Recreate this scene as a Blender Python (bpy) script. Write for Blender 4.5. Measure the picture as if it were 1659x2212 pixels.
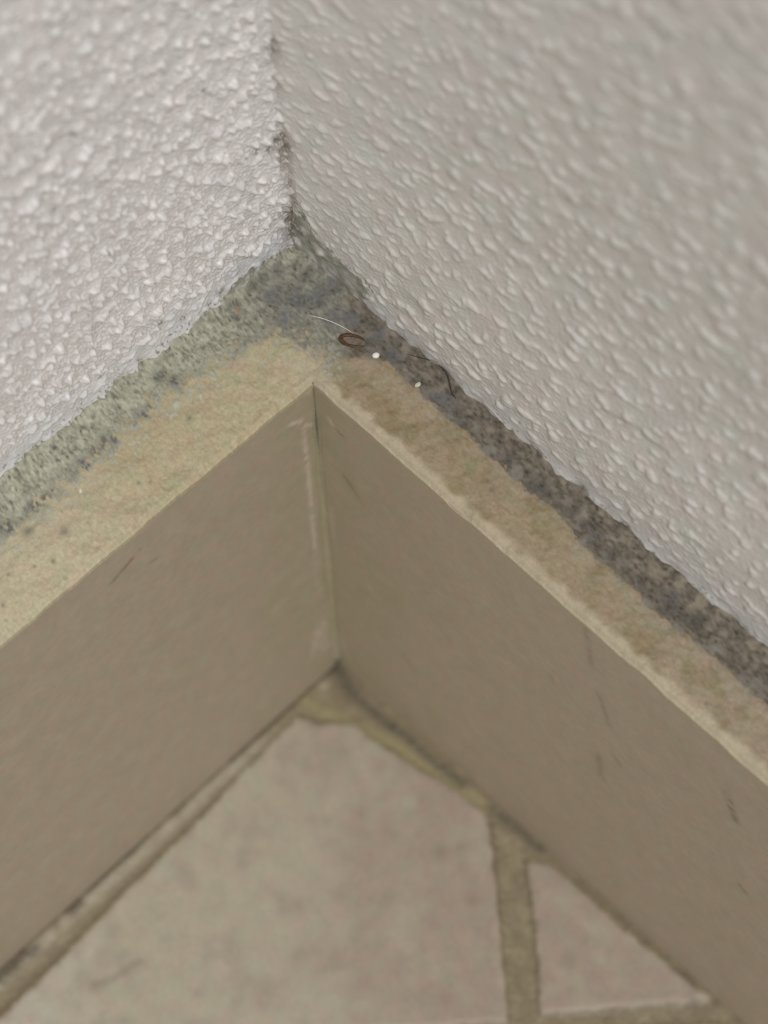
import bpy, math
import numpy as np
from mathutils import Matrix, Vector

for o in list(bpy.data.objects):
    bpy.data.objects.remove(o, do_unlink=True)
SC = bpy.context.scene
COL = SC.collection

# ------------------------------------------------------------------ camera
W, H, F = 1659, 2212, 3861.647
R = np.array([[-0.71292, 0.70117, -0.01081], [0.62868, 0.63224, -0.45281], [-0.31066, -0.32961, -0.89154]])
CAM = np.array([0.06345, 0.07803, 0.24578])
cam_data = bpy.data.cameras.new('camera')
cam = bpy.data.objects.new('camera', cam_data)
COL.objects.link(cam)
SC.camera = cam
cam.matrix_world = Matrix(((R[0][0], -R[1][0], -R[2][0], CAM[0]),
                           (R[0][1], -R[1][1], -R[2][1], CAM[1]),
                           (R[0][2], -R[1][2], -R[2][2], CAM[2]),
                           (0, 0, 0, 1)))
cam_data.sensor_fit = 'VERTICAL'
cam_data.sensor_height = 24.0
cam_data.lens = F / H * 24.0
cam_data.clip_start = 0.001
cam_data.dof.use_dof = True
cam_data.dof.focus_distance = 0.192
cam_data.dof.aperture_fstop = 14.0

# ------------------------------------------------------------------ light and exposure
SC.view_settings.view_transform = 'Standard'
SC.view_settings.look = 'None'
SC.view_settings.gamma = 1.0
SC.view_settings.use_curve_mapping = False
SC.view_settings.exposure = 0.0
world = bpy.data.worlds.new('world')
SC.world = world
world.use_nodes = True
world.node_tree.nodes['Background'].inputs[0].default_value = (1.0, 0.97, 0.93, 1)
world.node_tree.nodes['Background'].inputs[1].default_value = 0.30


def area(name, loc, target, size, power, color):
    d = bpy.data.lights.new(name, 'AREA')
    d.shape = 'DISK'
    d.size = size
    d.energy = power
    d.color = color
    o = bpy.data.objects.new(name, d)
    COL.objects.link(o)
    o.location = loc
    o.rotation_euler = (Vector(target) - Vector(loc)).to_track_quat('-Z', 'Y').to_euler()
    return o


area('ceiling_light', (0.60, 1.20, 1.88), (0, 0, 0.08), 0.40, 24.0, (1.0, 0.975, 0.95))

# ------------------------------------------------------------------ dimensions (metres)
HB = 0.080           # top of the skirting tiles
WL = -0.0142         # plaster face of the left wall (plane y)
WR = -0.0104         # plaster face of the right wall (plane x)

# ------------------------------------------------------------------ helpers
MM = 1000.0


def un(px, ax, val):
    """point where the photograph's pixel meets the plane axis=val"""
    d = R.T @ np.array([(px[0] - W / 2) / F, (px[1] - H / 2) / F, 1.0])
    k = (val - CAM[ax]) / d[ax]
    return CAM + k * d


def poly_on(ax, val, pts):
    keep = [i for i in range(3) if i != ax]
    return np.array([un(p, ax, val)[keep] for p in pts]) * MM


NG = 1024
KX = np.fft.fftfreq(NG, 0.1)[:, None]
KY = np.fft.fftfreq(NG, 0.1)[None, :]
_cache = {}


def field(seed, lam, u, v, stretch=(1, 1), bw=0.45):
    """band-limited noise (unit variance) of wavelength lam mm, sampled at u, v in mm"""
    key = (seed, lam, stretch, bw)
    if key not in _cache:
        g = np.random.default_rng(seed).normal(size=(NG, NG))
        k = np.sqrt((KX * stretch[0]) ** 2 + (KY * stretch[1]) ** 2) + 1e-6
        flt = np.exp(-(np.log(k * lam)) ** 2 / (2 * bw ** 2))
        f = np.fft.ifft2(np.fft.fft2(g) * flt).real
        _cache[key] = f / f.std()
    f = _cache[key]
    a = np.mod(u / 0.1, NG)
    b = np.mod(v / 0.1, NG)
    i = np.floor(a).astype(int) % NG
    j = np.floor(b).astype(int) % NG
    fa = a - np.floor(a)
    fb = b - np.floor(b)
    i2 = (i + 1) % NG
    j2 = (j + 1) % NG
    return (f[i, j] * (1 - fa) * (1 - fb) + f[i2, j] * fa * (1 - fb) + f[i, j2] * (1 - fa) * fb + f[i2, j2] * fa * fb)


def seg_dist(u, v, a, b):
    d = b - a
    L = max(d @ d, 1e-12)
    t = np.clip(((u - a[0]) * d[0] + (v - a[1]) * d[1]) / L, 0, 1)
    return np.hypot(u - a[0] - t * d[0], v - a[1] - t * d[1])


def line_dist(u, v, P):
    D = np.full(u.shape, 1e9)
    for i in range(len(P) - 1):
        D = np.minimum(D, seg_dist(u, v, P[i], P[i + 1]))
    return D


def sdf(u, v, P):
    """signed distance in mm, positive inside"""
    n = len(P)
    D = np.full(u.shape, 1e9)
    ins = np.zeros(u.shape, bool)
    for i in range(n):
        a, b = P[i], P[(i + 1) % n]
        D = np.minimum(D, seg_dist(u, v, a, b))
        c = (a[1] > v) != (b[1] > v)
        x = (b[0] - a[0]) * (v - a[1]) / (b[1] - a[1] if b[1] != a[1] else 1e-9) + a[0]
        ins ^= c & (u < x)
    return np.where(ins, D, -D)


def ss(x, a, b):
    t = np.clip((x - a) / (b - a), 0, 1)
    return t * t * (3 - 2 * t)


def lin(c):
    c = np.array(c, float) / 255.0
    return np.where(c <= 0.04045, c / 12.92, ((c + 0.055) / 1.055) ** 2.4)


def mix(C, c, m):
    c = np.asarray(c)
    return C * (1 - m[..., None]) + c * m[..., None]


def mottle(C, u, v, seed, lam, amt):
    # faint pink and green blotches
    f = field(seed, lam, u, v)[..., None]
    return C * (1 + amt * f * np.array([0.8, -0.55, -0.1]))


def dots(u, v, spots):
    """soft spots: list of (cx, cy, radius) in mm"""
    m = np.zeros(u.shape)
    for x, y, r in spots:
        m = np.maximum(m, np.exp(-((u - x) ** 2 + (v - y) ** 2) / (r * r)))
    return m


def grid_mesh(name, X, Y, Z, C, mat, keep=None, depth=None, kind='structure', parent=None, gloss=None):
    """a closed relief: X, Y, Z arrays (m, n); depth = vector that gives it its thickness"""
    m, n = X.shape
    idx = np.arange(m * n).reshape(m, n)
    quads = np.stack([idx[:-1, :-1], idx[1:, :-1], idx[1:, 1:], idx[:-1, 1:]], -1)
    if keep is not None:
        quads = quads[keep]
    quads = quads.reshape(-1, 4)
    co = np.stack([X, Y, Z], -1).reshape(-1, 3)
    colr = C.reshape(-1, 3)
    smooth_n = len(quads)
    if depth is not None:
        e = np.concatenate([quads[:, [0, 1]], quads[:, [1, 2]], quads[:, [2, 3]], quads[:, [3, 0]]])
        N = m * n
        key = e[:, 0] * N + e[:, 1]
        rkey = e[:, 1] * N + e[:, 0]
        bnd = e[~np.isin(key, rkey)]
        bv = np.unique(bnd)
        remap = np.full(N, -1)
        remap[bv] = N + np.arange(len(bv))
        co = np.concatenate([co, co[bv] + np.asarray(depth)])
        colr = np.concatenate([colr, colr[bv]])
        side = np.stack([bnd[:, 1], bnd[:, 0], remap[bnd[:, 0]], remap[bnd[:, 1]]], -1)
        quads = np.concatenate([quads, side])
    used = np.unique(quads)
    rm = np.full(len(co), -1)
    rm[used] = np.arange(len(used))
    co = co[used]
    colr = colr[used]
    quads = rm[quads]
    me = bpy.data.meshes.new(name)
    me.vertices.add(len(co))
    me.vertices.foreach_set('co', co.ravel())
    me.loops.add(quads.size)
    me.loops.foreach_set('vertex_index', quads.ravel())
    me.polygons.add(len(quads))
    me.polygons.foreach_set('loop_start', np.arange(0, quads.size, 4))
    me.polygons.foreach_set('loop_total', np.full(len(quads), 4))
    sm = np.zeros(len(quads), bool)
    sm[:smooth_n] = True
    me.polygons.foreach_set('use_smooth', sm)
    me.update(calc_edges=True)
    at = me.color_attributes.new('tint', 'FLOAT_COLOR', 'POINT')
    rgba = np.ones((len(co), 4))
    rgba[:, :3] = np.clip(colr, 0, 1)
    at.data.foreach_set('color', rgba.ravel())
    me.materials.append(mat)
    o = bpy.data.objects.new(name, me)
    COL.objects.link(o)
    if kind:
        o['kind'] = kind
    if parent:
        o.parent = parent
    return o


def surface_mat(name, rough, spec, grain_scale, grain, bump_scale=0, bump=0, bump_dist=0.0001, coat=0):
    m = bpy.data.materials.new(name)
    m.use_nodes = True
    nt = m.node_tree
    b = nt.nodes['Principled BSDF']
    b.inputs['Roughness'].default_value = rough
    b.inputs['Specular IOR Level'].default_value = spec
    if coat:
        b.inputs['Coat Weight'].default_value = coat
        b.inputs['Coat Roughness'].default_value = 0.35
    a = nt.nodes.new('ShaderNodeAttribute')
    a.attribute_name = 'tint'
    tc = nt.nodes.new('ShaderNodeTexCoord')
    nz = nt.nodes.new('ShaderNodeTexNoise')
    nz.inputs['Scale'].default_value = grain_scale
    nz.inputs['Detail'].default_value = 3
    nt.links.new(tc.outputs['Object'], nz.inputs['Vector'])
    mr = nt.nodes.new('ShaderNodeMapRange')
    mr.inputs['From Min'].default_value = 0.25
    mr.inputs['From Max'].default_value = 0.75
    mr.inputs['To Min'].default_value = 1 - grain
    mr.inputs['To Max'].default_value = 1 + grain
    nt.links.new(nz.outputs['Fac'], mr.inputs['Value'])
    mx = nt.nodes.new('ShaderNodeMix')
    mx.data_type = 'RGBA'
    mx.blend_type = 'MULTIPLY'
    mx.inputs['Factor'].default_value = 1
    nt.links.new(a.outputs['Color'], mx.inputs[6])
    nt.links.new(mr.outputs['Result'], mx.inputs[7])
    nt.links.new(mx.outputs[2], b.inputs['Base Color'])
    if bump:
        n2 = nt.nodes.new('ShaderNodeTexNoise')
        n2.inputs['Scale'].default_value = bump_scale
        n2.inputs['Detail'].default_value = 2
        nt.links.new(tc.outputs['Object'], n2.inputs['Vector'])
        bp = nt.nodes.new('ShaderNodeBump')
        bp.inputs['Strength'].default_value = bump
        bp.inputs['Distance'].default_value = bump_dist
        nt.links.new(n2.outputs['Fac'], bp.inputs['Height'])
        nt.links.new(bp.outputs['Normal'], b.inputs['Normal'])
    return m


def axis(dense0, dense1, step, lo, hi):
    """coordinates dense between dense0 and dense1 (m), growing towards lo and hi"""
    a = list(np.arange(dense0, dense1 + step / 2, step))
    s = step
    x = a[-1]
    while x < hi:
        s *= 1.25
        x = min(x + s, hi)
        a.append(x)
    s = step
    x = a[0]
    pre = []
    while x > lo:
        s *= 1.25
        x = max(x - s, lo)
        pre.append(x)
    return np.array(pre[::-1] + a)


MAT_WALL = surface_mat('white_plaster', 0.38, 0.5, 2500, 0.03, 1500, 0.35, 0.00008)
MAT_LEDGE = surface_mat('old_mortar', 0.75, 0.25, 3500, 0.10, 2600, 0.25, 0.00006)
MAT_TILE = surface_mat('beige_ceramic', 0.5, 0.35, 3800, 0.045)
MAT_FLOOR = surface_mat('floor_ceramic', 0.5, 0.35, 1200, 0.04, 900, 0.1, 0.0001)

# colours of the things themselves
WHITE = np.array([0.79, 0.770, 0.770])
MOULD_GREEN = np.array([0.235, 0.230, 0.190])
MOULD_BLUE = np.array([0.180, 0.188, 0.192])
MOULD_BROWN = np.array([0.200, 0.175, 0.138])
MOULD_BLACK = np.array([0.078, 0.080, 0.078])

# ------------------------------------------------------------------ walls


def plaster(u, v, seed, amp, stretch=(1, 1)):
    a = field(seed, 1.6, u, v, stretch, bw=0.34)
    b = field(seed + 1, 3.2, u, v, stretch, bw=0.4)
    c = field(seed + 2, 0.62, u, v, stretch, bw=0.35)
    t = a * 0.85 + 0.70 * b
    lumps = np.log1p(np.exp(5.0 * (t - 0.60))) / 5.0
    lumps = 1.5 * np.tanh(lumps / 1.5)
    return amp * (lumps + 0.10 * c + 0.12 * b)


# dirt in the upright corner of the plaster: height (pixel row of the photograph), strength, half width in mm
SEAM = [(30, .1, .5), (48, .75, .9), (75, .5, .8), (110, .15, .4), (150, .3, .4), (200, .1, .3), (265, .2, .4), (290, .85, 1.1), (320, .6, .9), (350, .35, .5), (400, .45, .6),
        (440, .35, .5), (462, .8, .9), (500, .9, 1.3), (530, .7, 1.0), (560, .8, 1.2)]
SEAM_Z = np.array([un((612, q[0]), 1, WL)[2] * MM for q in SEAM])[::-1]
SEAM_S = np.array([q[1] for q in SEAM])[::-1]
SEAM_W = np.array([q[2] for q in SEAM])[::-1]


def corner_dirt(d, v, fine, med):
    s = np.interp(v, SEAM_Z, SEAM_S, right=0)
    w = np.interp(v, SEAM_Z, SEAM_W, right=0.3) * 0.75
    return np.clip(np.exp(-(np.clip(d - 0.2, 0, 99) / w) ** 2) * s * (0.85 + 0.3 * fine + 0.25 * med), 0, 0.9)


# left wall: plane y = WL, relief towards +y
xs = axis(-0.0125, 0.046, 0.00011, -0.0125, 0.40)
zs = axis(0.0775, 0.146, 0.00011, 0.0775, 0.50)
U, V = np.meshgrid(xs, zs, indexing='ij')
u, v = U * MM, V * MM
hgt = plaster(u, v, 11, 0.46)
smooth_strip = ss(v - 80.0 + 0.5 * field(15, 5, u, v), 1.2, 6.0) * 0.7 + 0.3
hgt = hgt * smooth_strip
# plaster ends in a ragged, slightly swollen lip over the mortar
lip = np.exp(-((v - 80.0) / 1.5) ** 2) * (0.15 + 0.20 * field(16, 5.0, u, u * 0) + 0.10 * field(17, 2.0, u, u * 0 + 3))
hgt = hgt + lip
hgt = hgt + 0.8 * np.exp(-np.clip(u - WR * MM, 0, 99) / 5.0) * ss(v, 82, 92)
corner = np.clip((u / 1 - WR * MM) / 1.2, 0, 1)
Yl = WL + (hgt - 0.25) / MM
C = np.ones(U.shape + (3,)) * WHITE
C *= (1 + 0.025 * field(18, 9, u, v)[..., None])
C = mottle(C, u, v, 101, 5, 0.005)
C = mix(C, [0.74, 0.76, 0.80], 0.7 * np.exp(-((v - 82.0 - 0.8 * field(19, 6, u, v)) / 2.2) ** 2))
# mould creeping up the wall corner and above the mortar
Pm = poly_on(1, WL, [(640, 440), (655, 470), (668, 520), (668, 600), (520, 640), (470, 640), (560, 575), (620, 560), (640, 530), (628, 490)])
fine = field(21, 0.8, u, v, bw=0.7)
med = field(22, 2.4, u, v)
mm_ = ss(sdf(u, v, Pm) + 0.35 * fine + 0.35 * med, -0.35, 0.5)
C = mix(C, MOULD_GREEN * 1.35, mm_ * np.clip(0.72 + 0.18 * med, 0, 0.95))
C = mix(C, MOULD_BROWN * 1.15, corner_dirt(u - (WR * MM + 0.7 * ss(v, 82, 92)), v, fine, med))
sp = poly_on(1, WL, [(592, 298), (578, 318), (552, 326), (596, 285), (640, 478), (634, 500), (648, 510), (590, 55), (440, 195), (232, 548), (160, 290),
                     (122, 455), (490, 188), (205, 508), (220, 818), (268, 708), (302, 782), (398, 690), (350, 700), (540, 555), (455, 658)])
rad = [0.55, 0.6, 0.45, 0.4, 0.6, 0.7, 0.7, 0.5, 0.3, 0.28, 0.3, 0.25, 0.22, 0.2, 0.3, 0.25, 0.3, 0.4, 0.35, 0.4, 0.35]
d = dots(u, v, [(p[0], p[1], r) for p, r in zip(sp, rad)])
C = mix(C, MOULD_GREEN * 0.9, np.clip(d * (0.75 + 0.5 * fine), 0, 0.85))
foot = ss(field(25, 0.75, u, v, stretch=(1, 1.5), bw=0.5) + 0.5 * field(26, 3.5, u, v) - 0.55 * (v - 80.3), 0.3, 1.3) * ss(-v, -85, -81)
C = mix(C, MOULD_GREEN, foot * 0.75)
specks = ss(field(24, 0.7, u, v, bw=0.3), 2.2, 3.0) * ss(-v, -96, -83)
C = mix(C, MOULD_GREEN, specks * 0.8)
grid_mesh('wall_left', U, Yl, V, C, MAT_WALL, depth=(0, -0.02, 0))

# right wall: plane x = WR, relief towards +x
ys = axis(-0.0165, 0.068, 0.00013, -0.0165, 0.40)
zs = axis(0.0775, 0.166, 0.00013, 0.0775, 0.50)
U, V = np.meshgrid(ys, zs, indexing='ij')
u, v = U * MM, V * MM
hgt = plaster(u, v, 31, 0.18, (1.45, 1))
hgt = hgt * (ss(v - 80.0 + 0.5 * field(35, 5, u, v), 0.5, 5.0) * 0.65 + 0.35)
hgt = hgt + (2.7 * np.exp(-np.clip(u - WL * MM, 0, 99) / 11.0) - 1.8) * ss(v, 82, 112)  # upper corner bulge, added so the plaster there catches more light
hgt = hgt + np.exp(-((v - 80.0) / 1.2) ** 2) * (0.08 + 0.16 * field(36, 6.0, u, u * 0) + 0.05 * field(37, 2.0, u, u * 0 + 3))
Xr = WR + (hgt - 0.15) / MM
C = np.ones(U.shape + (3,)) * np.array([0.765, 0.752, 0.730])
C = mottle(C, u, v, 102, 8, 0.011)
C *= (1 + 0.02 * field(38, 9, u, v)[..., None])
C = mix(C, [0.74, 0.75, 0.77], 0.5 * np.exp(-((v - 81.0) / 2.0) ** 2))
fine = field(41, 0.8, u, v, stretch=(1, 1.6), bw=0.7)
med = field(42, 2.4, u, v)
Pm = poly_on(0, WR, [(640, 470), (655, 465), (690, 520), (730, 560), (800, 630), (780, 680), (650, 680), (630, 560)])
mm_ = ss(sdf(u, v, Pm) + 0.35 * fine + 0.35 * med, -0.35, 0.5)
C = mix(C, MOULD_GREEN * 1.35, mm_ * np.clip(0.72 + 0.18 * med, 0, 0.95))
C = mix(C, MOULD_BROWN * 1.15, corner_dirt(u - (WL * MM + 0.7 * ss(v, 82, 92)), v, fine, med))
low = np.exp(-np.clip(v - 80.0, 0, 99) / 0.45) * np.clip(0.35 + 0.45 * field(43, 3.0, u, v), 0, 1)
C = mix(C, MOULD_BROWN, low * 0.9)
foot = ss(field(45, 0.75, u, v, stretch=(1.5, 1), bw=0.5) + 0.5 * field(46, 3.5, u, v) - 0.8 * (v - 80.2), 0.4, 1.4) * ss(-v, -84, -81)
C = mix(C, MOULD_BROWN, foot * 0.6)
sp = poly_on(0, WR, [(648, 505), (665, 520), (652, 470), (1520, 1318), (1528, 1312), (1645, 1408), (1632, 1400), (1120, 915), (1340, 1180), (1180, 1010),
                     (625, 400), (640, 440), (615, 330)])
rad = [0.55, 0.5, 0.5, 0.45, 0.4, 0.5, 0.4, 0.2, 0.5, 0.5, 0.4, 0.45, 0.35]
d = dots(u, v, [(p[0], p[1], r) for p, r in zip(sp, rad)])
C = mix(C, MOULD_GREEN * 0.7, np.clip(d * (0.75 + 0.4 * fine), 0, 0.9))
grid_mesh('wall_right', Xr, U, V, C, MAT_WALL, depth=(-0.02, 0, 0))

# ------------------------------------------------------------------ mortar ledge on top of the skirting (one piece, runs round the corner)
gx = axis(WR - 0.001, 0.060, 0.00014, WR - 0.001, 0.38)
gy = axis(WL - 0.001, 0.074, 0.00014, WL - 0.001, 0.38)
# put one grid line exactly on the front edges
U, V = np.meshgrid(gx, gy, indexing='ij')
cx, cy = (U[:-1, :-1] + U[1:, 1:]) / 2, (V[:-1, :-1] + V[1:, 1:]) / 2
keep = (cx < 0.0001) | (cy < 0.0001)
u, v = U * MM, V * MM
edge = np.where((u > 0) & (v <= 0), -v, np.where((v > 0) & (u <= 0), -u, np.where((u <= 0) & (v <= 0), np.hypot(u, v), 0)))
edge = np.where((u <= 0) & (v <= 0), np.minimum(np.hypot(u, v), np.hypot(u, v)), edge)
rl = 0.035 * field(51, 2.0, u, v) + 0.014 * field(52, 0.8, u, v) + 0.10 * field(53, 7, u, v)
Zl = HB + (rl + 0.1) / MM
Zl = Zl - 0.00055 * (1 - ss(edge, 0.0, 0.6))
# small fillet of mortar climbing at the walls
wd = np.minimum(v - WL * MM, u - WR * MM)
Zl = Zl + 0.0006 * np.exp(-np.clip(wd, 0, 99) / 0.8)
fine = field(54, 0.7, u, v, stretch=(1, 2.2), bw=0.7)
streaky = field(59, 0.5, u, v, stretch=(1, 2.4), bw=0.45)
fine2 = field(55, 1.3, u, v, stretch=(1, 2.0), bw=0.6)
med = field(56, 3.5, u, v)
big = field(57, 10, u, v)
right = ss(v - u, -2.0, 4.0)
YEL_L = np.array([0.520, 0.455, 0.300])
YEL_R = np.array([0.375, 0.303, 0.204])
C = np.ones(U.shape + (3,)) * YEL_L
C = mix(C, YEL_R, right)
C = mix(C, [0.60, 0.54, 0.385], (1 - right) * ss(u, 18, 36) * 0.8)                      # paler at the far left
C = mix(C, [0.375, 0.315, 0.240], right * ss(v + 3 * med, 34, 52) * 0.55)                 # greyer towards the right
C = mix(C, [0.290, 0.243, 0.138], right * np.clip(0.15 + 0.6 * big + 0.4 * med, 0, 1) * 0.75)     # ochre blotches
C = mix(C, [0.54, 0.49, 0.37], (1 - right) * np.clip(0.4 * med + 0.3 * fine2, 0, 1) * 0.35)
C *= (1 + 0.035 * fine + 0.03 * fine2 + 0.025 * streaky)[..., None]
C = mottle(C, u, v, 103, 4, 0.02)
# pale rim along the front edge of the right arm, and a little round the corner
band = ss(v, -1.0, 1.5) * (1 - ss(-u + 0.16 * med + 0.05 * fine2, 0.75, 1.75)) * (u <= 0.3)
C = mix(C, [0.56, 0.49, 0.36], band * 0.85)
apex = np.exp(-(((u + 0.8) / 2.4) ** 2 + ((v + 0.8) / 2.4) ** 2))
C = mix(C, [0.56, 0.50, 0.36], apex * 0.7)
# mould on the left arm: grey-green felt between the plaster and this line
PL = poly_on(2, HB, [(-260, 1330), (-80, 1230), (0, 1180), (60, 1140), (110, 1095), (200, 1020), (262, 960), (330, 890), (400, 850), (470, 800), (540, 760),
                     (600, 730), (640, 745), (690, 790), (740, 790), (790, 770), (840, 790), (905, 850), (990, 925), (1060, 990), (1130, 1055), (1200, 1108),
                     (1240, 1160), (1290, 1210), (1360, 1270), (1430, 1340), (1480, 1370), (1560, 1440), (1659, 1530), (1800, 1650), (1800, 1400), (1500, 1150), (1000, 600),
                     (640, 300), (200, 600), (-260, 1100)])
sd = sdf(u, v, PL)
rightm = ss(v - u, 2.5, 7)
soft = 1.25 * (1 - rightm) + 0.22 * rightm
mo = ss(sd + soft * (0.5 * fine + 0.7 * fine2 + 0.5 * med), -soft * 0.6, soft * 1.0)
GREENL = np.array([0.425, 0.425, 0.335])
Cm = np.ones(C.shape) * GREENL
apm = np.exp(-(((u + 6.5) / 8.5) ** 2 + ((v + 7.0) / 8.0) ** 2))
Cm = mix(Cm, MOULD_GREEN * 1.22, np.clip(apm * 1.3, 0, 1))
Cm = mix(Cm, MOULD_BROWN * 0.92, rightm)
Cm *= np.clip(1 + 0.13 * fine + 0.12 * fine2 + 0.08 * med - 0.22 * np.clip(streaky - 0.4, 0, 3), 0.35, 1.7)[..., None]
Cm = mix(Cm, MOULD_BROWN * 1.6, rightm * np.clip(0.4 * fine2 + 0.5 * med - 0.1, 0, 1) * 0.7)
Cm = mix(Cm, [0.50, 0.50, 0.40], (1 - rightm) * np.clip(0.5 * fine2 + 0.3 * fine - 0.2, 0, 1) * 0.5 * (1 - apm))
# blue-grey patches near the corner, and colonies of dark spots along the lower fringe
bl = poly_on(2, HB, [(640, 650), (690, 640), (720, 690), (590, 640), (620, 690), (820, 730), (760, 690), (960, 870), (720, 620), (850, 770)])
db = dots(u, v, [(p[0], p[1], r) for p, r in zip(bl, [1.5, 1.3, 1.2, 1.2, 1.2, 1.0, 1.2, 0.9, 1.0, 1.0])])
Cm = mix(Cm, MOULD_BLUE * 0.95, np.clip(db * (0.8 + 0.35 * fine2), 0, 0.9))
dk = [(375, 822, .9), (345, 815, .8), (405, 828, .5), (325, 880, .5), (225, 955, .8), (245, 950, .6), (180, 1005, .8), (160, 1015, .6), (205, 975, .6), (72, 1092, .7),
      (100, 1080, .6), (60, 1100, .5), (15, 1140, .9), (310, 895, .5), (510, 690, .5), (690, 660, .5), (665, 655, .6), (850, 770, .5), (830, 790, .4),
      (940, 860, .7), (985, 900, .8), (1000, 920, .6), (1095, 1000, .7), (1155, 1050, .9), (1175, 1060, .7), (1165, 1050, .7), (1240, 1100, .7), (1285, 1160, .8),
      (1440, 1298, .9), (1447, 1306, 1.0), (1455, 1290, .7), (1500, 1340, .8), (1480, 1335, .7), (1385, 1258, .5), (1320, 1200, .6), (1260, 1130, .5),
      (570, 600, .7), (600, 590, .6), (545, 620, .6), (660, 600, .6), (720, 600, .5), (500, 660, .5), (790, 740, .7), (870, 730, .6)]
pk = poly_on(2, HB, [q[:2] for q in dk])
dd = dots(u, v, [(p[0], p[1], q[2]) for p, q in zip(pk, dk)])
dark = np.clip(dd * (0.55 + 0.45 * fine + 0.3 * fine2), 0, 0.85)
rows = np.clip(np.exp(-((sd - 1.0) / 0.9) ** 2) * (0.55 * fine2 + 0.6 * med - 0.15), 0, 0.6)
Cm = mix(Cm, MOULD_BLACK * 1.2, np.clip(dark, 0, 0.8))
Cm = mix(Cm, MOULD_BLUE * 0.9, rows * 0.6)
C = C * (1 - mo[..., None]) + Cm * mo[..., None]
# stray spores on the clean mortar, rust spot, olive veil left of the corner
veil = ss(sd, -3.5, 0.5) * (1 - mo) * np.clip(0.35 + 0.5 * fine2 + 0.3 * med, 0, 1)
C = mix(C, MOULD_GREEN * 1.6, veil * 0.45)
spk = ss(field(58, 0.75, u, v, stretch=(1, 1.8), bw=0.3), 2.3, 3.1)
C = mix(C, MOULD_GREEN * 1.2, spk * 0.5)
one = [(115, 1213, .28), (75, 1224, .2), (18, 1242, .2), (8, 1310, .25), (300, 1045, .22), (325, 1042, .22), (60, 1150, .6), (140, 1150, .5), (1063, 1058, .28),
       (845, 1040, .2), (410, 905, .3), (1525, 1520, .2), (1440, 1330, .2)]
p1 = poly_on(2, HB, [q[:2] for q in one])
C = mix(C, MOULD_GREEN * 0.8, dots(u, v, [(p[0], p[1], q[2]) for p, q in zip(p1, one)]) * 0.7)
rp = poly_on(2, HB, [(843, 892), (515, 672)])
C = mix(C, [0.30, 0.16, 0.08], dots(u, v, [(rp[0][0], rp[0][1], 0.45), (rp[1][0], rp[1][1], 0.4)]) * 0.6)
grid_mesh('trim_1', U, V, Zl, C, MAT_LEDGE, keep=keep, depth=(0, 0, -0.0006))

# ------------------------------------------------------------------ skirting tiles
BASE_A = np.array([0.450, 0.385, 0.300])
OLIVE = np.array([0.405, 0.365, 0.245])
GREYW = np.array([0.56, 0.50, 0.42])


def streak(u, v, a, b, w):
    return np.exp(-(line_dist(u, v, np.array([a, b])) / w) ** 2)


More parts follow.
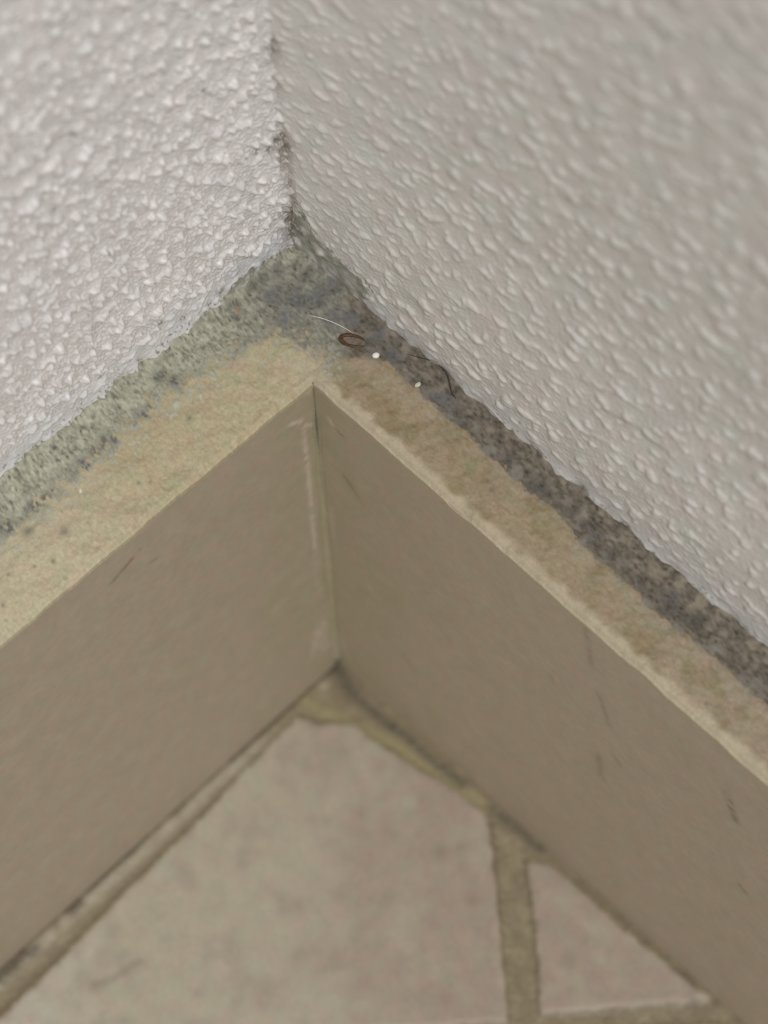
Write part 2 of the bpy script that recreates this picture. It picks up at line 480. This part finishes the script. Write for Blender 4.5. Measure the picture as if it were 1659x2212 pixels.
def skirting(name, along_x):
    a = axis(0.0, 0.076, 0.00030, -0.0002 if not along_x else -0.0002, 0.38)
    a = np.concatenate([[-0.006], a]) if along_x else a
    z = np.concatenate([np.arange(-0.0006, HB - 0.0009, 0.0003), HB - 0.0004 - 0.0005 * np.cos(np.linspace(0, 1, 7) * np.pi / 2)])
    U, V = np.meshgrid(a, z, indexing='ij')
    u, v = U * MM, V * MM
    off = np.zeros(U.shape)
    r = 0.5
    top = np.clip(v - (HB * MM - 0.4 - r), 0, r)
    off -= (r - np.sqrt(np.clip(r * r - top ** 2, 0, None)))
    off += 0.012 * field(61 + along_x, 14, u, v)
    if not along_x:
        off -= 0.034 * np.clip(u, 0, 75) * (1 - v / 80.0)
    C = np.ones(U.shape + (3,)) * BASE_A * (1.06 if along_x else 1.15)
    med = field(63 + along_x, 6, u, v)
    big = field(65 + along_x, 18, u, v)
    fine = field(67 + along_x, 2, u, v)
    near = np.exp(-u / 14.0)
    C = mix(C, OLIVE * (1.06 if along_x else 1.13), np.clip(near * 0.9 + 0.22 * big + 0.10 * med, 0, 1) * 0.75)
    C = mix(C, GREYW, np.clip(0.30 * med + 0.25 * big - 0.05, 0, 1) * 0.22)
    C *= (1 + 0.018 * fine + 0.015 * med)[..., None]
    C = mottle(C, u, v, 105 + along_x, 5, 0.02)
    ax, k = (1, 0) if along_x else (0, 0)
    P = lambda pts: poly_on(ax, 0.0, pts)
    if along_x:
        # pale cement smear running down beside the joint, brown scratches
        for q, w, s in [([(656, 925), (668, 1040), (680, 1180)], 0.36, 0.8), ([(630, 914), (648, 912)], 0.5, 0.95), ([(660, 918), (688, 915)], 0.3, 0.8),
                        ([(700, 1340), (705, 1400)], 1.1, 0.5), ([(685, 1365), (682, 1405)], 1.0, 0.6), ([(712, 1290), (705, 1350)], 0.5, 0.4), ([(590, 858), (632, 838), (672, 845)], 0.55, 0.55), ([(680, 1180), (692, 1290)], 0.5, 0.3)]:
            dl = line_dist(u, v, P(q))
            C = mix(C, [0.66, 0.58, 0.49], np.clip(np.exp(-(dl / w) ** 2) * (0.85 + 0.4 * fine), 0, 1) * s)
        for q, w, s in [([(300, 1190), (262, 1235), (240, 1260)], 0.35, 0.55), ([(340, 1205), (325, 1215)], 0.4, 0.3)]:
            C = mix(C, [0.20, 0.145, 0.06], np.clip(np.exp(-(line_dist(u, v, P(q)) / w) ** 2) * (0.8 + 0.4 * fine), 0, 1) * s)
        C = mix(C, OLIVE * 0.92, np.exp(-(line_dist(u, v, P([(692, 1100), (715, 1380)])) / 0.9) ** 2) * 0.4)
    else:
        for q, w, s in [([(712, 905), (722, 925)], 0.42, 0.95), ([(715, 1100), (718, 1160)], 0.45, 0.35), ([(735, 1380), (765, 1450), (860, 1560)], 0.7, 0.40)]:
            C = mix(C, [0.66, 0.58, 0.48], np.clip(np.exp(-(line_dist(u, v, P(q)) / w) ** 2) * (0.85 + 0.3 * fine), 0, 1) * s)
        for q, w, s in [([(722, 925), (740, 942)], 0.22, 0.75), ([(745, 1030), (780, 1085)], 0.4, 0.45), ([(1265, 1350), (1275, 1440)], 0.45, 0.35), ([(1290, 1500), (1310, 1570)], 0.45, 0.35),
                        ([(1285, 1640), (1290, 1690)], 0.6, 0.35), ([(1565, 1720), (1585, 1780)], 0.6, 0.55), ([(1588, 1925), (1600, 1942)], 0.4, 0.5), ([(1320, 1640), (1330, 1660)], 0.6, 0.3),
                        ([(1185, 1465), (1190, 1480)], 0.4, 0.3), ([(870, 1420), (895, 1460)], 0.6, 0.25)]:
            C = mix(C, [0.19, 0.145, 0.085], np.clip(np.exp(-(line_dist(u, v, P(q)) / w) ** 2) * (0.8 + 0.4 * fine), 0, 1) * s)
    if along_x:
        X, Y, Z, dep = U, off / MM, V, (0, -0.0075, 0)
    else:
        X, Y, Z, dep = off / MM, U, V, (-0.0075, 0, 0)
    return grid_mesh(name, X, Y, Z, C, MAT_TILE, depth=dep)


skirting('baseboard_left', True)
skirting('baseboard_right', False)

# grout that fills the upright joint where the two skirting tiles meet
t = np.linspace(0, 1, 15)
z = np.arange(0.0004, HB - 0.0003, 0.0003)
T, V = np.meshgrid(t, z, indexing='ij')
v = V * MM
wdt = 0.65 + 0.08 * field(71, 12, v, v * 0)
wdt = wdt * (1 - 0.75 * ss(v, 70, 76))
a = T * np.pi / 2
rr = wdt * (1 - 0.15 * np.sin(2 * a))
X = (wdt * (1 - np.sin(a)) ** 1.0 + 0.03)
Y = (wdt * (1 - np.cos(a)) ** 1.0 + 0.03)
C = np.ones(T.shape + (3,)) * OLIVE * 1.02
C *= (1 + 0.03 * field(72, 5, T * 2, v) + 0.02 * field(73, 1, T * 2, v))[..., None]
slit = np.exp(-((T - 0.5) / 0.22) ** 2) * np.clip(ss(v, 62, 74) + 0.25 * ss(v, 45, 62), 0, 1)
C = mix(C, MOULD_GREEN * 0.45, slit * 0.8)
C = mix(C, [0.50, 0.44, 0.36], np.exp(-((v - 5) / 4) ** 2) * 0.5)
C = mix(C, MOULD_BLACK, ss(-v, -2.2, -0.6) * 0.8)
grid_mesh('trim_2', X[::-1] / MM, Y[::-1] / MM, V[::-1], C[::-1], MAT_LEDGE, depth=(-0.0012, -0.0012, 0))

# ------------------------------------------------------------------ floor: diagonal tiles, grout lines, joint along the skirting
gx = axis(-0.0095, 0.074, 0.00025, -0.0095, 0.45)
gy = axis(-0.0045, 0.086, 0.00025, -0.0045, 0.45)
U, V = np.meshgrid(gx, gy, indexing='ij')
u, v = U * MM, V * MM
TILE_BIG = poly_on(2, 0, [(640, 1548), (700, 1562), (765, 1562), (800, 1595), (850, 1625), (900, 1660), (980, 1702), (1022, 1735), (1045, 1755), (1058, 1790), (1068, 1880), (1078, 1990),
                          (1088, 2120), (1096, 2206), (600, 2240), (-500, 2330), (-800, 2800), (-560, 2700), (-300, 2465), (-40, 2232), (60, 2140), (160, 2040), (270, 1925), (400, 1800), (480, 1715), (560, 1630)])
TILE_TRI = poly_on(2, 0, [(1140, 1868), (1152, 1858), (1193, 1872), (1293, 1958), (1403, 2054), (1520, 2146), (1508, 2162), (1400, 2170), (1300, 2178), (1170, 2190), (1164, 2080), (1153, 1960)])
# neighbours of the diagonal pattern outside the frame
d1 = np.array([1, 1.0]) / 2 ** 0.5
TILE_S = poly_on(2, 0, [(1172, 2236), (1420, 2222), (1560, 2212), (1720, 2350), (2200, 2800), (2100, 3300), (1230, 3300)])
TILE_W = poly_on(2, 0, [(1104, 2250), (1160, 3300), (-700, 3900), (-900, 3000), (-500, 2390), (500, 2285)])
sdB, sdT = sdf(u, v, TILE_BIG), sdf(u, v, TILE_TRI)
sdS, sdW = sdf(u, v, TILE_S), sdf(u, v, TILE_W)
med = field(81, 5, u, v)
big = field(82, 16, u, v)
fine = field(83, 1.5, u, v)
fine2 = field(84, 0.8, u, v)
sdA = np.maximum(np.maximum(sdB, sdT), np.maximum(sdS, sdW)) + 0.03 * fine + 0.08 * med
tile = ss(sdA, -0.25, 0.35)
Z = -0.5 + 0.5 * ss(sdA, -1.0, 0.8)
Z += (1 - tile) * (0.03 * fine + 0.015 * fine2)
# joint beads that climb at the skirting
dL = v + 0.2            # distance from left skirting face
xr = -0.034 * np.clip(v, 0, 75)
dR = u - xr
beadL = np.exp(-(np.clip(dL - 1.1, -9, 99) / 1.0) ** 2) * ss(u, 10, 22) * (0.75 + 0.25 * field(85, 5, u, u * 0))
Z += beadL * 0.45
Z = np.where(dL < 0.55, Z - 0.5 * (0.55 - dL), Z)
beadR = np.exp(-(np.clip(dR - 0.9, -9, 99) / 0.8) ** 2)
Z += beadR * 0.2
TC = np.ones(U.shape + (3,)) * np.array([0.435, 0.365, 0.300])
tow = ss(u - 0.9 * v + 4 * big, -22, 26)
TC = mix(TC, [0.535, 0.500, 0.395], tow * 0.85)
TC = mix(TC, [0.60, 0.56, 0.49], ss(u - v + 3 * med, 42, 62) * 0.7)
TC = mix(TC, [0.50, 0.465, 0.365], np.clip(0.5 * big + 0.3 * med - 0.1, 0, 1) * 0.35)
TC = mix(TC, [0.43, 0.36, 0.30], np.clip(-0.5 * big - 0.3 * med - 0.1, 0, 1) * 0.4)
TC *= (1 + 0.018 * fine + 0.02 * med)[..., None]
TC = mottle(TC, u, v, 107, 5, 0.018)
tsp = [(950, 1840, 1.2, .5), (992, 1832, 1.0, .6), (1020, 1950, 1.0, .4), (960, 2160, 1.2, .35), (745, 1625, 1.2, .35), (1162, 1925, .6, .4), (1230, 2070, 1.2, .3)]
pt = poly_on(2, 0, [q[:2] for q in tsp])
for p, q in zip(pt, tsp):
    TC = mix(TC, [0.27, 0.22, 0.16], dots(u, v, [(p[0], p[1], q[2])]) * q[3] * np.clip(0.8 + 0.3 * fine, 0, 1))
for q, w, s in [([(205, 2128), (250, 2110), (300, 2078)], 0.7, 0.45), ([(760, 2040), (850, 1930)], 0.8, 0.15)]:
    TC = mix(TC, [0.27, 0.23, 0.18], np.exp(-(line_dist(u, v, poly_on(2, 0, q)) / w) ** 2) * s)
wsp = poly_on(2, 0, [(272, 2072), (345, 1892)])
TC = mix(TC, [0.60, 0.57, 0.50], dots(u, v, [(wsp[0][0], wsp[0][1], .4), (wsp[1][0], wsp[1][1], .7)]) * 0.45)
GC = np.ones(U.shape + (3,)) * np.array([0.310, 0.258, 0.175])
GC *= (1 + 0.03 * fine + 0.03 * fine2 + 0.05 * med)[..., None]
GC = mix(GC, [0.40, 0.37, 0.24], np.clip(0.4 * med + 0.3 * fine, 0, 1) * 0.35)
jl = poly_on(2, 0, [(640, 1500), (700, 1540), (780, 1575), (860, 1610), (930, 1660), (1050, 1745)])
GC = mix(GC, [0.40, 0.36, 0.20], np.exp(-(line_dist(u, v, jl) / 1.0) ** 2) * 0.7)
GC = mix(GC, [0.50, 0.455, 0.36], beadL * 0.75)
pale = poly_on(2, 0, [(640, 1540), (520, 1640), (445, 1708), (300, 1850), (120, 2020), (0, 2130)])
GC = mix(GC, [0.47, 0.43, 0.33], np.exp(-(line_dist(u, v, pale) / 1.0) ** 2) * ss(u, 8, 16) * 0.45)
sidel = poly_on(2, 0, [(1060, 1765), (1074, 1900), (1085, 2050), (1100, 2212)])
sider = poly_on(2, 0, [(1130, 1850), (1150, 1960), (1160, 2090), (1166, 2190), (1300, 2186), (1520, 2168)])
for P_, s in ((sidel, .5), (sider, .4)):
    GC = mix(GC, [0.18, 0.155, 0.105], np.exp(-(line_dist(u, v, P_) / 0.45) ** 2) * s)
C = GC * (1 - tile[..., None]) + TC * tile[..., None]
# black dirt caught in the joint at the foot of the skirting; long faint right-hand stroke is painted soft shade
joints = [([(722, 1425), (722, 1440)], 1.3, 0.9), ([(722, 1440), (690, 1462), (640, 1510), (580, 1565), (500, 1640)], 0.55, 0.5), ([(735, 1450), (760, 1490), (800, 1530), (850, 1570)], 0.95, 0.75),
          ([(850, 1570), (880, 1590)], 0.7, 0.7), ([(890, 1600), (945, 1650), (1000, 1692)], 0.8, 0.75), ([(740, 1480), (750, 1500)], 1.2, 0.4),
          ([(1060, 1745), (1110, 1785), (1165, 1832)], 0.85, 0.7), ([(1170, 1838), (1260, 1915), (1350, 1990), (1500, 2130)], 0.6, 0.25), ([(1500, 2160), (1540, 2172)], 1.0, 0.4),
          ([(310, 1800), (290, 1838), (255, 1862), (190, 1925)], 0.5, 0.5), ([(155, 1962), (172, 1948)], 0.75, 0.8), ([(75, 2052), (50, 2062), (0, 2112)], 0.85, 0.8), ([(400, 1735), (380, 1755)], 0.5, 0.4),
          ([(0, 2185), (60, 2120), (140, 2050)], 0.6, 0.2)]
for q, w, s in joints:
    dl = line_dist(u, v, poly_on(2, 0, q))
    C = mix(C, [0.10, 0.088, 0.066], np.clip(np.exp(-(dl / w) ** 2) * (0.88 + 0.12 * fine), 0, 1) * s)
ch = poly_on(2, 0, [(438, 1706), (1520, 2155), (700, 1478)])
C = mix(C, [0.55, 0.50, 0.40], dots(u, v, [(ch[0][0], ch[0][1], .7), (ch[1][0], ch[1][1], .9), (ch[2][0], ch[2][1], .8)]) * 0.55)
grid_mesh('floor', U, V, Z / MM, C, MAT_FLOOR, depth=(0, 0, -0.01))

# ------------------------------------------------------------------ small things lying on the mortar and stuck on the walls


def plain(name, color, rough=0.5, spec=0.4, vary=0.25, scale=2500):
    m = bpy.data.materials.new(name)
    m.use_nodes = True
    nt = m.node_tree
    b = nt.nodes['Principled BSDF']
    b.inputs['Roughness'].default_value = rough
    b.inputs['Specular IOR Level'].default_value = spec
    tc = nt.nodes.new('ShaderNodeTexCoord')
    nz = nt.nodes.new('ShaderNodeTexNoise')
    nz.inputs['Scale'].default_value = scale
    nt.links.new(tc.outputs['Object'], nz.inputs['Vector'])
    cr = nt.nodes.new('ShaderNodeValToRGB')
    cr.color_ramp.elements[0].position = 0.3
    cr.color_ramp.elements[1].position = 0.7
    c = np.array(color)
    cr.color_ramp.elements[0].color = tuple(c * (1 - vary)) + (1,)
    cr.color_ramp.elements[1].color = tuple(np.clip(c * (1 + vary), 0, 1)) + (1,)
    nt.links.new(nz.outputs['Fac'], cr.inputs['Fac'])
    nt.links.new(cr.outputs['Color'], b.inputs['Base Color'])
    return m


def tube(name, pts, radii, mat, sides=8, squash=1.0):
    """a tapered tube through world points (m), one closed mesh; origin at the first point"""
    P = np.array(pts, float)
    n = len(P)
    base = P[0].copy()
    tt = np.gradient(P, axis=0)
    tt /= np.linalg.norm(tt, axis=1)[:, None]
    up = np.array([0, 0, 1.0])
    vs, fs = [], []
    for i in range(n):
        s = np.cross(tt[i], up)
        s /= np.linalg.norm(s) + 1e-12
        q = np.cross(s, tt[i])
        for k in range(sides):
            a = 2 * math.pi * k / sides
            vs.append(tuple(P[i] - base + radii[i] * (math.cos(a) * s + squash * math.sin(a) * q)))
    for i in range(n - 1):
        for k in range(sides):
            fs.append((i * sides + k, i * sides + (k + 1) % sides, (i + 1) * sides + (k + 1) % sides, (i + 1) * sides + k))
    fs.append(tuple(range(sides))[::-1])
    fs.append(tuple((n - 1) * sides + k for k in range(sides)))
    me = bpy.data.meshes.new(name)
    me.from_pydata(vs, [], fs)
    me.polygons.foreach_set('use_smooth', [True] * len(me.polygons))
    me.materials.append(mat)
    o = bpy.data.objects.new(name, me)
    o.location = base
    COL.objects.link(o)
    return o


def lump(name, loc, size, mat, seed, rotz=0.0):
    """an irregular crumb: a knobbly ellipsoid with a flattened underside, origin at its foot"""
    rng = np.random.default_rng(seed)
    nu, nv = 20, 12
    vs, fs = [], []
    dirs = rng.normal(size=(7, 3))
    dirs /= np.linalg.norm(dirs, axis=1)[:, None]
    am = rng.uniform(-0.22, 0.28, 7)

    def pt(th, ph):
        d = np.array([math.cos(th) * math.sin(ph), math.sin(th) * math.sin(ph), math.cos(ph)])
        r = 1 + sum(a * max(0, d @ q) ** 3 for a, q in zip(am, dirs))
        p = d * r * np.array(size) / 2
        p[2] = max(p[2], -size[2] * 0.28) + size[2] * 0.28
        return tuple(p)
    vs.append(pt(0, 0))
    for j in range(1, nv):
        for i in range(nu):
            vs.append(pt(2 * math.pi * i / nu, math.pi * j / nv))
    vs.append(pt(0, math.pi))
    for i in range(nu):
        fs.append((0, 1 + i, 1 + (i + 1) % nu))
        for j in range(nv - 2):
            a = 1 + j * nu
            fs.append((a + i, a + nu + i, a + nu + (i + 1) % nu, a + (i + 1) % nu))
        a = 1 + (nv - 2) * nu
        fs.append((a + i, len(vs) - 1, a + (i + 1) % nu))
    me = bpy.data.meshes.new(name)
    me.from_pydata(vs, [], fs)
    me.polygons.foreach_set('use_smooth', [True] * len(me.polygons))
    me.materials.append(mat)
    o = bpy.data.objects.new(name, me)
    o.location = loc
    o.rotation_euler[2] = rotz
    COL.objects.link(o)
    return o


def tag(o, label, cat, group=None):
    o['label'] = label
    o['category'] = cat
    if group:
        o['group'] = group
    return o


def smooth_path(keys, n):
    K = np.array(keys, float)
    s = np.concatenate([[0], np.cumsum(np.linalg.norm(np.diff(K, axis=0), axis=1))])
    t = np.linspace(0, s[-1], n)
    # Catmull-Rom style smoothing by repeated averaging of the linear path
    P = np.stack([np.interp(t, s, K[:, i]) for i in range(3)], 1)
    for _ in range(max(2, n // 8)):
        P[1:-1] = (P[:-2] + 2 * P[1:-1] + P[2:]) / 4
    return P


def ground_z(x, y):
    a = 0.035 * field(51, 2.0, np.array(x * MM), np.array(y * MM)) + 0.014 * field(52, 0.8, np.array(x * MM), np.array(y * MM)) + 0.10 * field(53, 7, np.array(x * MM), np.array(y * MM))
    w = min(y - WL, x - WR) * MM
    return HB + (float(a) + 0.1) / MM + 0.0006 * math.exp(-max(w, 0) / 0.8)


def on_ledge(px, lift=0.0):
    p = un(px, 2, HB + 0.0001)
    return np.array([p[0], p[1], ground_z(p[0], p[1]) + lift])


M_FIBRE = plain('pale_fibre', (0.78, 0.77, 0.74), 0.35, 0.5, 0.08)
M_HAIR = plain('dark_hair', (0.05, 0.045, 0.035), 0.45, 0.5, 0.2)
M_HUSK = plain('brown_husk', (0.105, 0.060, 0.032), 0.6, 0.3, 0.5, 3500)
M_HUSKIN = plain('husk_lining', (0.20, 0.165, 0.125), 0.7, 0.3, 0.2, 3000)
M_WHITE = plain('white_crumb', (0.90, 0.90, 0.88), 0.25, 0.6, 0.05)
M_GREEN = plain('pale_green_crumb', (0.62, 0.68, 0.52), 0.6, 0.3, 0.1)
M_CREAM = plain('cream_crumb', (0.78, 0.73, 0.60), 0.7, 0.3, 0.1)
M_SOOT = plain('black_mould', (0.055, 0.055, 0.045), 0.9, 0.1, 0.5, 3000)

keys = [on_ledge(p, l) for p, l in (((666, 682), 0.0001), ((690, 688), 0.00018), ((715, 697), 0.0002), ((738, 707), 0.0002), ((764, 720), 0.0001))]
fib = tube('fibre', smooth_path(keys, 24), np.interp(np.linspace(0, 1, 24), [0, .2, .8, 1], [2e-5, 5e-5, 5e-5, 2e-5]), M_FIBRE, 8)
tag(fib, 'fine white bristle lying on the dark mould above the brown ring', 'fibre')

keys = [on_ledge(p, 0.00015) for p in ((880, 768), (905, 776), (930, 785), (950, 797), (965, 815), (972, 838), (975, 855), (985, 866))]
hr = tube('hair', smooth_path(keys, 40), np.interp(np.linspace(0, 1, 40), [0, .2, .8, 1], [2e-5, 5e-5, 7e-5, 4e-5]), M_HAIR, 8)
tag(hr, 'thin dark curved hair on the mouldy mortar at the foot of the right wall', 'hair')

# brown ring: an open, flattened husk with a raised rim and a thin floor, gaping on its right side
c = on_ledge((763, 736))
ex = un((793, 744), 2, HB) - un((733, 729), 2, HB)
L1 = np.linalg.norm(ex) / 2
e1 = ex / (2 * L1)
ey = un((760, 750), 2, HB) - un((766, 722), 2, HB)
ey = ey - (ey @ e1) * e1
L2 = np.linalg.norm(ey) / 2
e2 = ey / (2 * L2)
ring = []
for k in range(45):
    a = math.radians(30 + (360 - 64) * k / 44)
    ring.append(c + e1 * L1 * 0.90 * math.cos(a) + e2 * L2 * 0.80 * math.sin(a) + np.array([0, 0, 0.00016]))
rt = np.linspace(0, 1, 45)
husk = tube('husk_rim', ring, 0.00021 * (0.85 + 0.25 * np.sin(rt * 19) * 0.5 + 0.3 * np.exp(-((rt - 0.5) / 0.2) ** 2)) * np.clip(np.minimum(rt, 1 - rt) * 12 + 0.3, 0, 1), M_HUSK, 10, 0.9)
root = bpy.data.objects.new('insect_husk', None)
root.empty_display_size = 0.002
root.location = c
COL.objects.link(root)
husk.location = Vector(ring[0]) - Vector(c)
husk.parent = root
vs, fs = [(0, 0, 0.00012)], []
for j, rad_ in enumerate((0.5, 0.9)):
    for k in range(28):
        a = 2 * math.pi * k / 28
        q = e1 * L1 * rad_ * math.cos(a) * 0.95 + e2 * L2 * rad_ * math.sin(a) * 0.9
        vs.append((q[0], q[1], 0.00012 + (0.00003 if j else 0)))
for k in range(28):
    q = vs[29 + k]
    vs.append((q[0], q[1], -0.0001))
for k in range(28):
    k2 = (k + 1) % 28
    fs += [(0, 1 + k, 1 + k2), (1 + k, 29 + k, 29 + k2, 1 + k2), (29 + k, 57 + k, 57 + k2, 29 + k2)]
me = bpy.data.meshes.new('husk_floor')
me.from_pydata(vs, [], fs)
me.materials.append(M_HUSKIN)
hf = bpy.data.objects.new('husk_floor', me)
hf.parent = root
hf['label'] = 'paler skin inside the rim'
COL.objects.link(hf)
tag(root, 'small brown ring-shaped insect husk on the dark mould near the corner', 'insect husk')

tag(lump('crumb', on_ledge((813, 768), -0.0001), (0.00062, 0.00075, 0.0006), M_WHITE, 3, 0.5), 'shiny white round crumb just right of the brown ring', 'crumb')
tag(lump('crumb', on_ledge((902, 832), -0.0001), (0.00075, 0.0005, 0.0003), M_GREEN, 5, 0.2), 'pale green flake at the edge of the mould, left of the dark hair', 'crumb')
tag(lump('crumb', on_ledge((174, 1058), -0.0001), (0.0007, 0.0004, 0.0003), M_CREAM, 7, 0.9), 'cream grit on the yellowed mortar of the left ledge, below the grey mould', 'crumb')


def on_right(px, off=0.0002):
    p = un(px, 0, WR + off)
    return p


def on_left(px, off=0.0002):
    return un(px, 1, WL + off)


keys = [on_right(p, 0.0003) for p in ((1298, 882), (1340, 905), (1380, 925), (1400, 950), (1430, 965), (1463, 990))]
wh = tube('hair', smooth_path(keys, 36), np.full(36, 2.4e-5), M_HAIR, 6)
tag(wh, 'very thin broken hairline strand stuck flat on the right wall plaster', 'hair')

# ------------------------------------------------------------------ done
SC.render.film_transparent = False
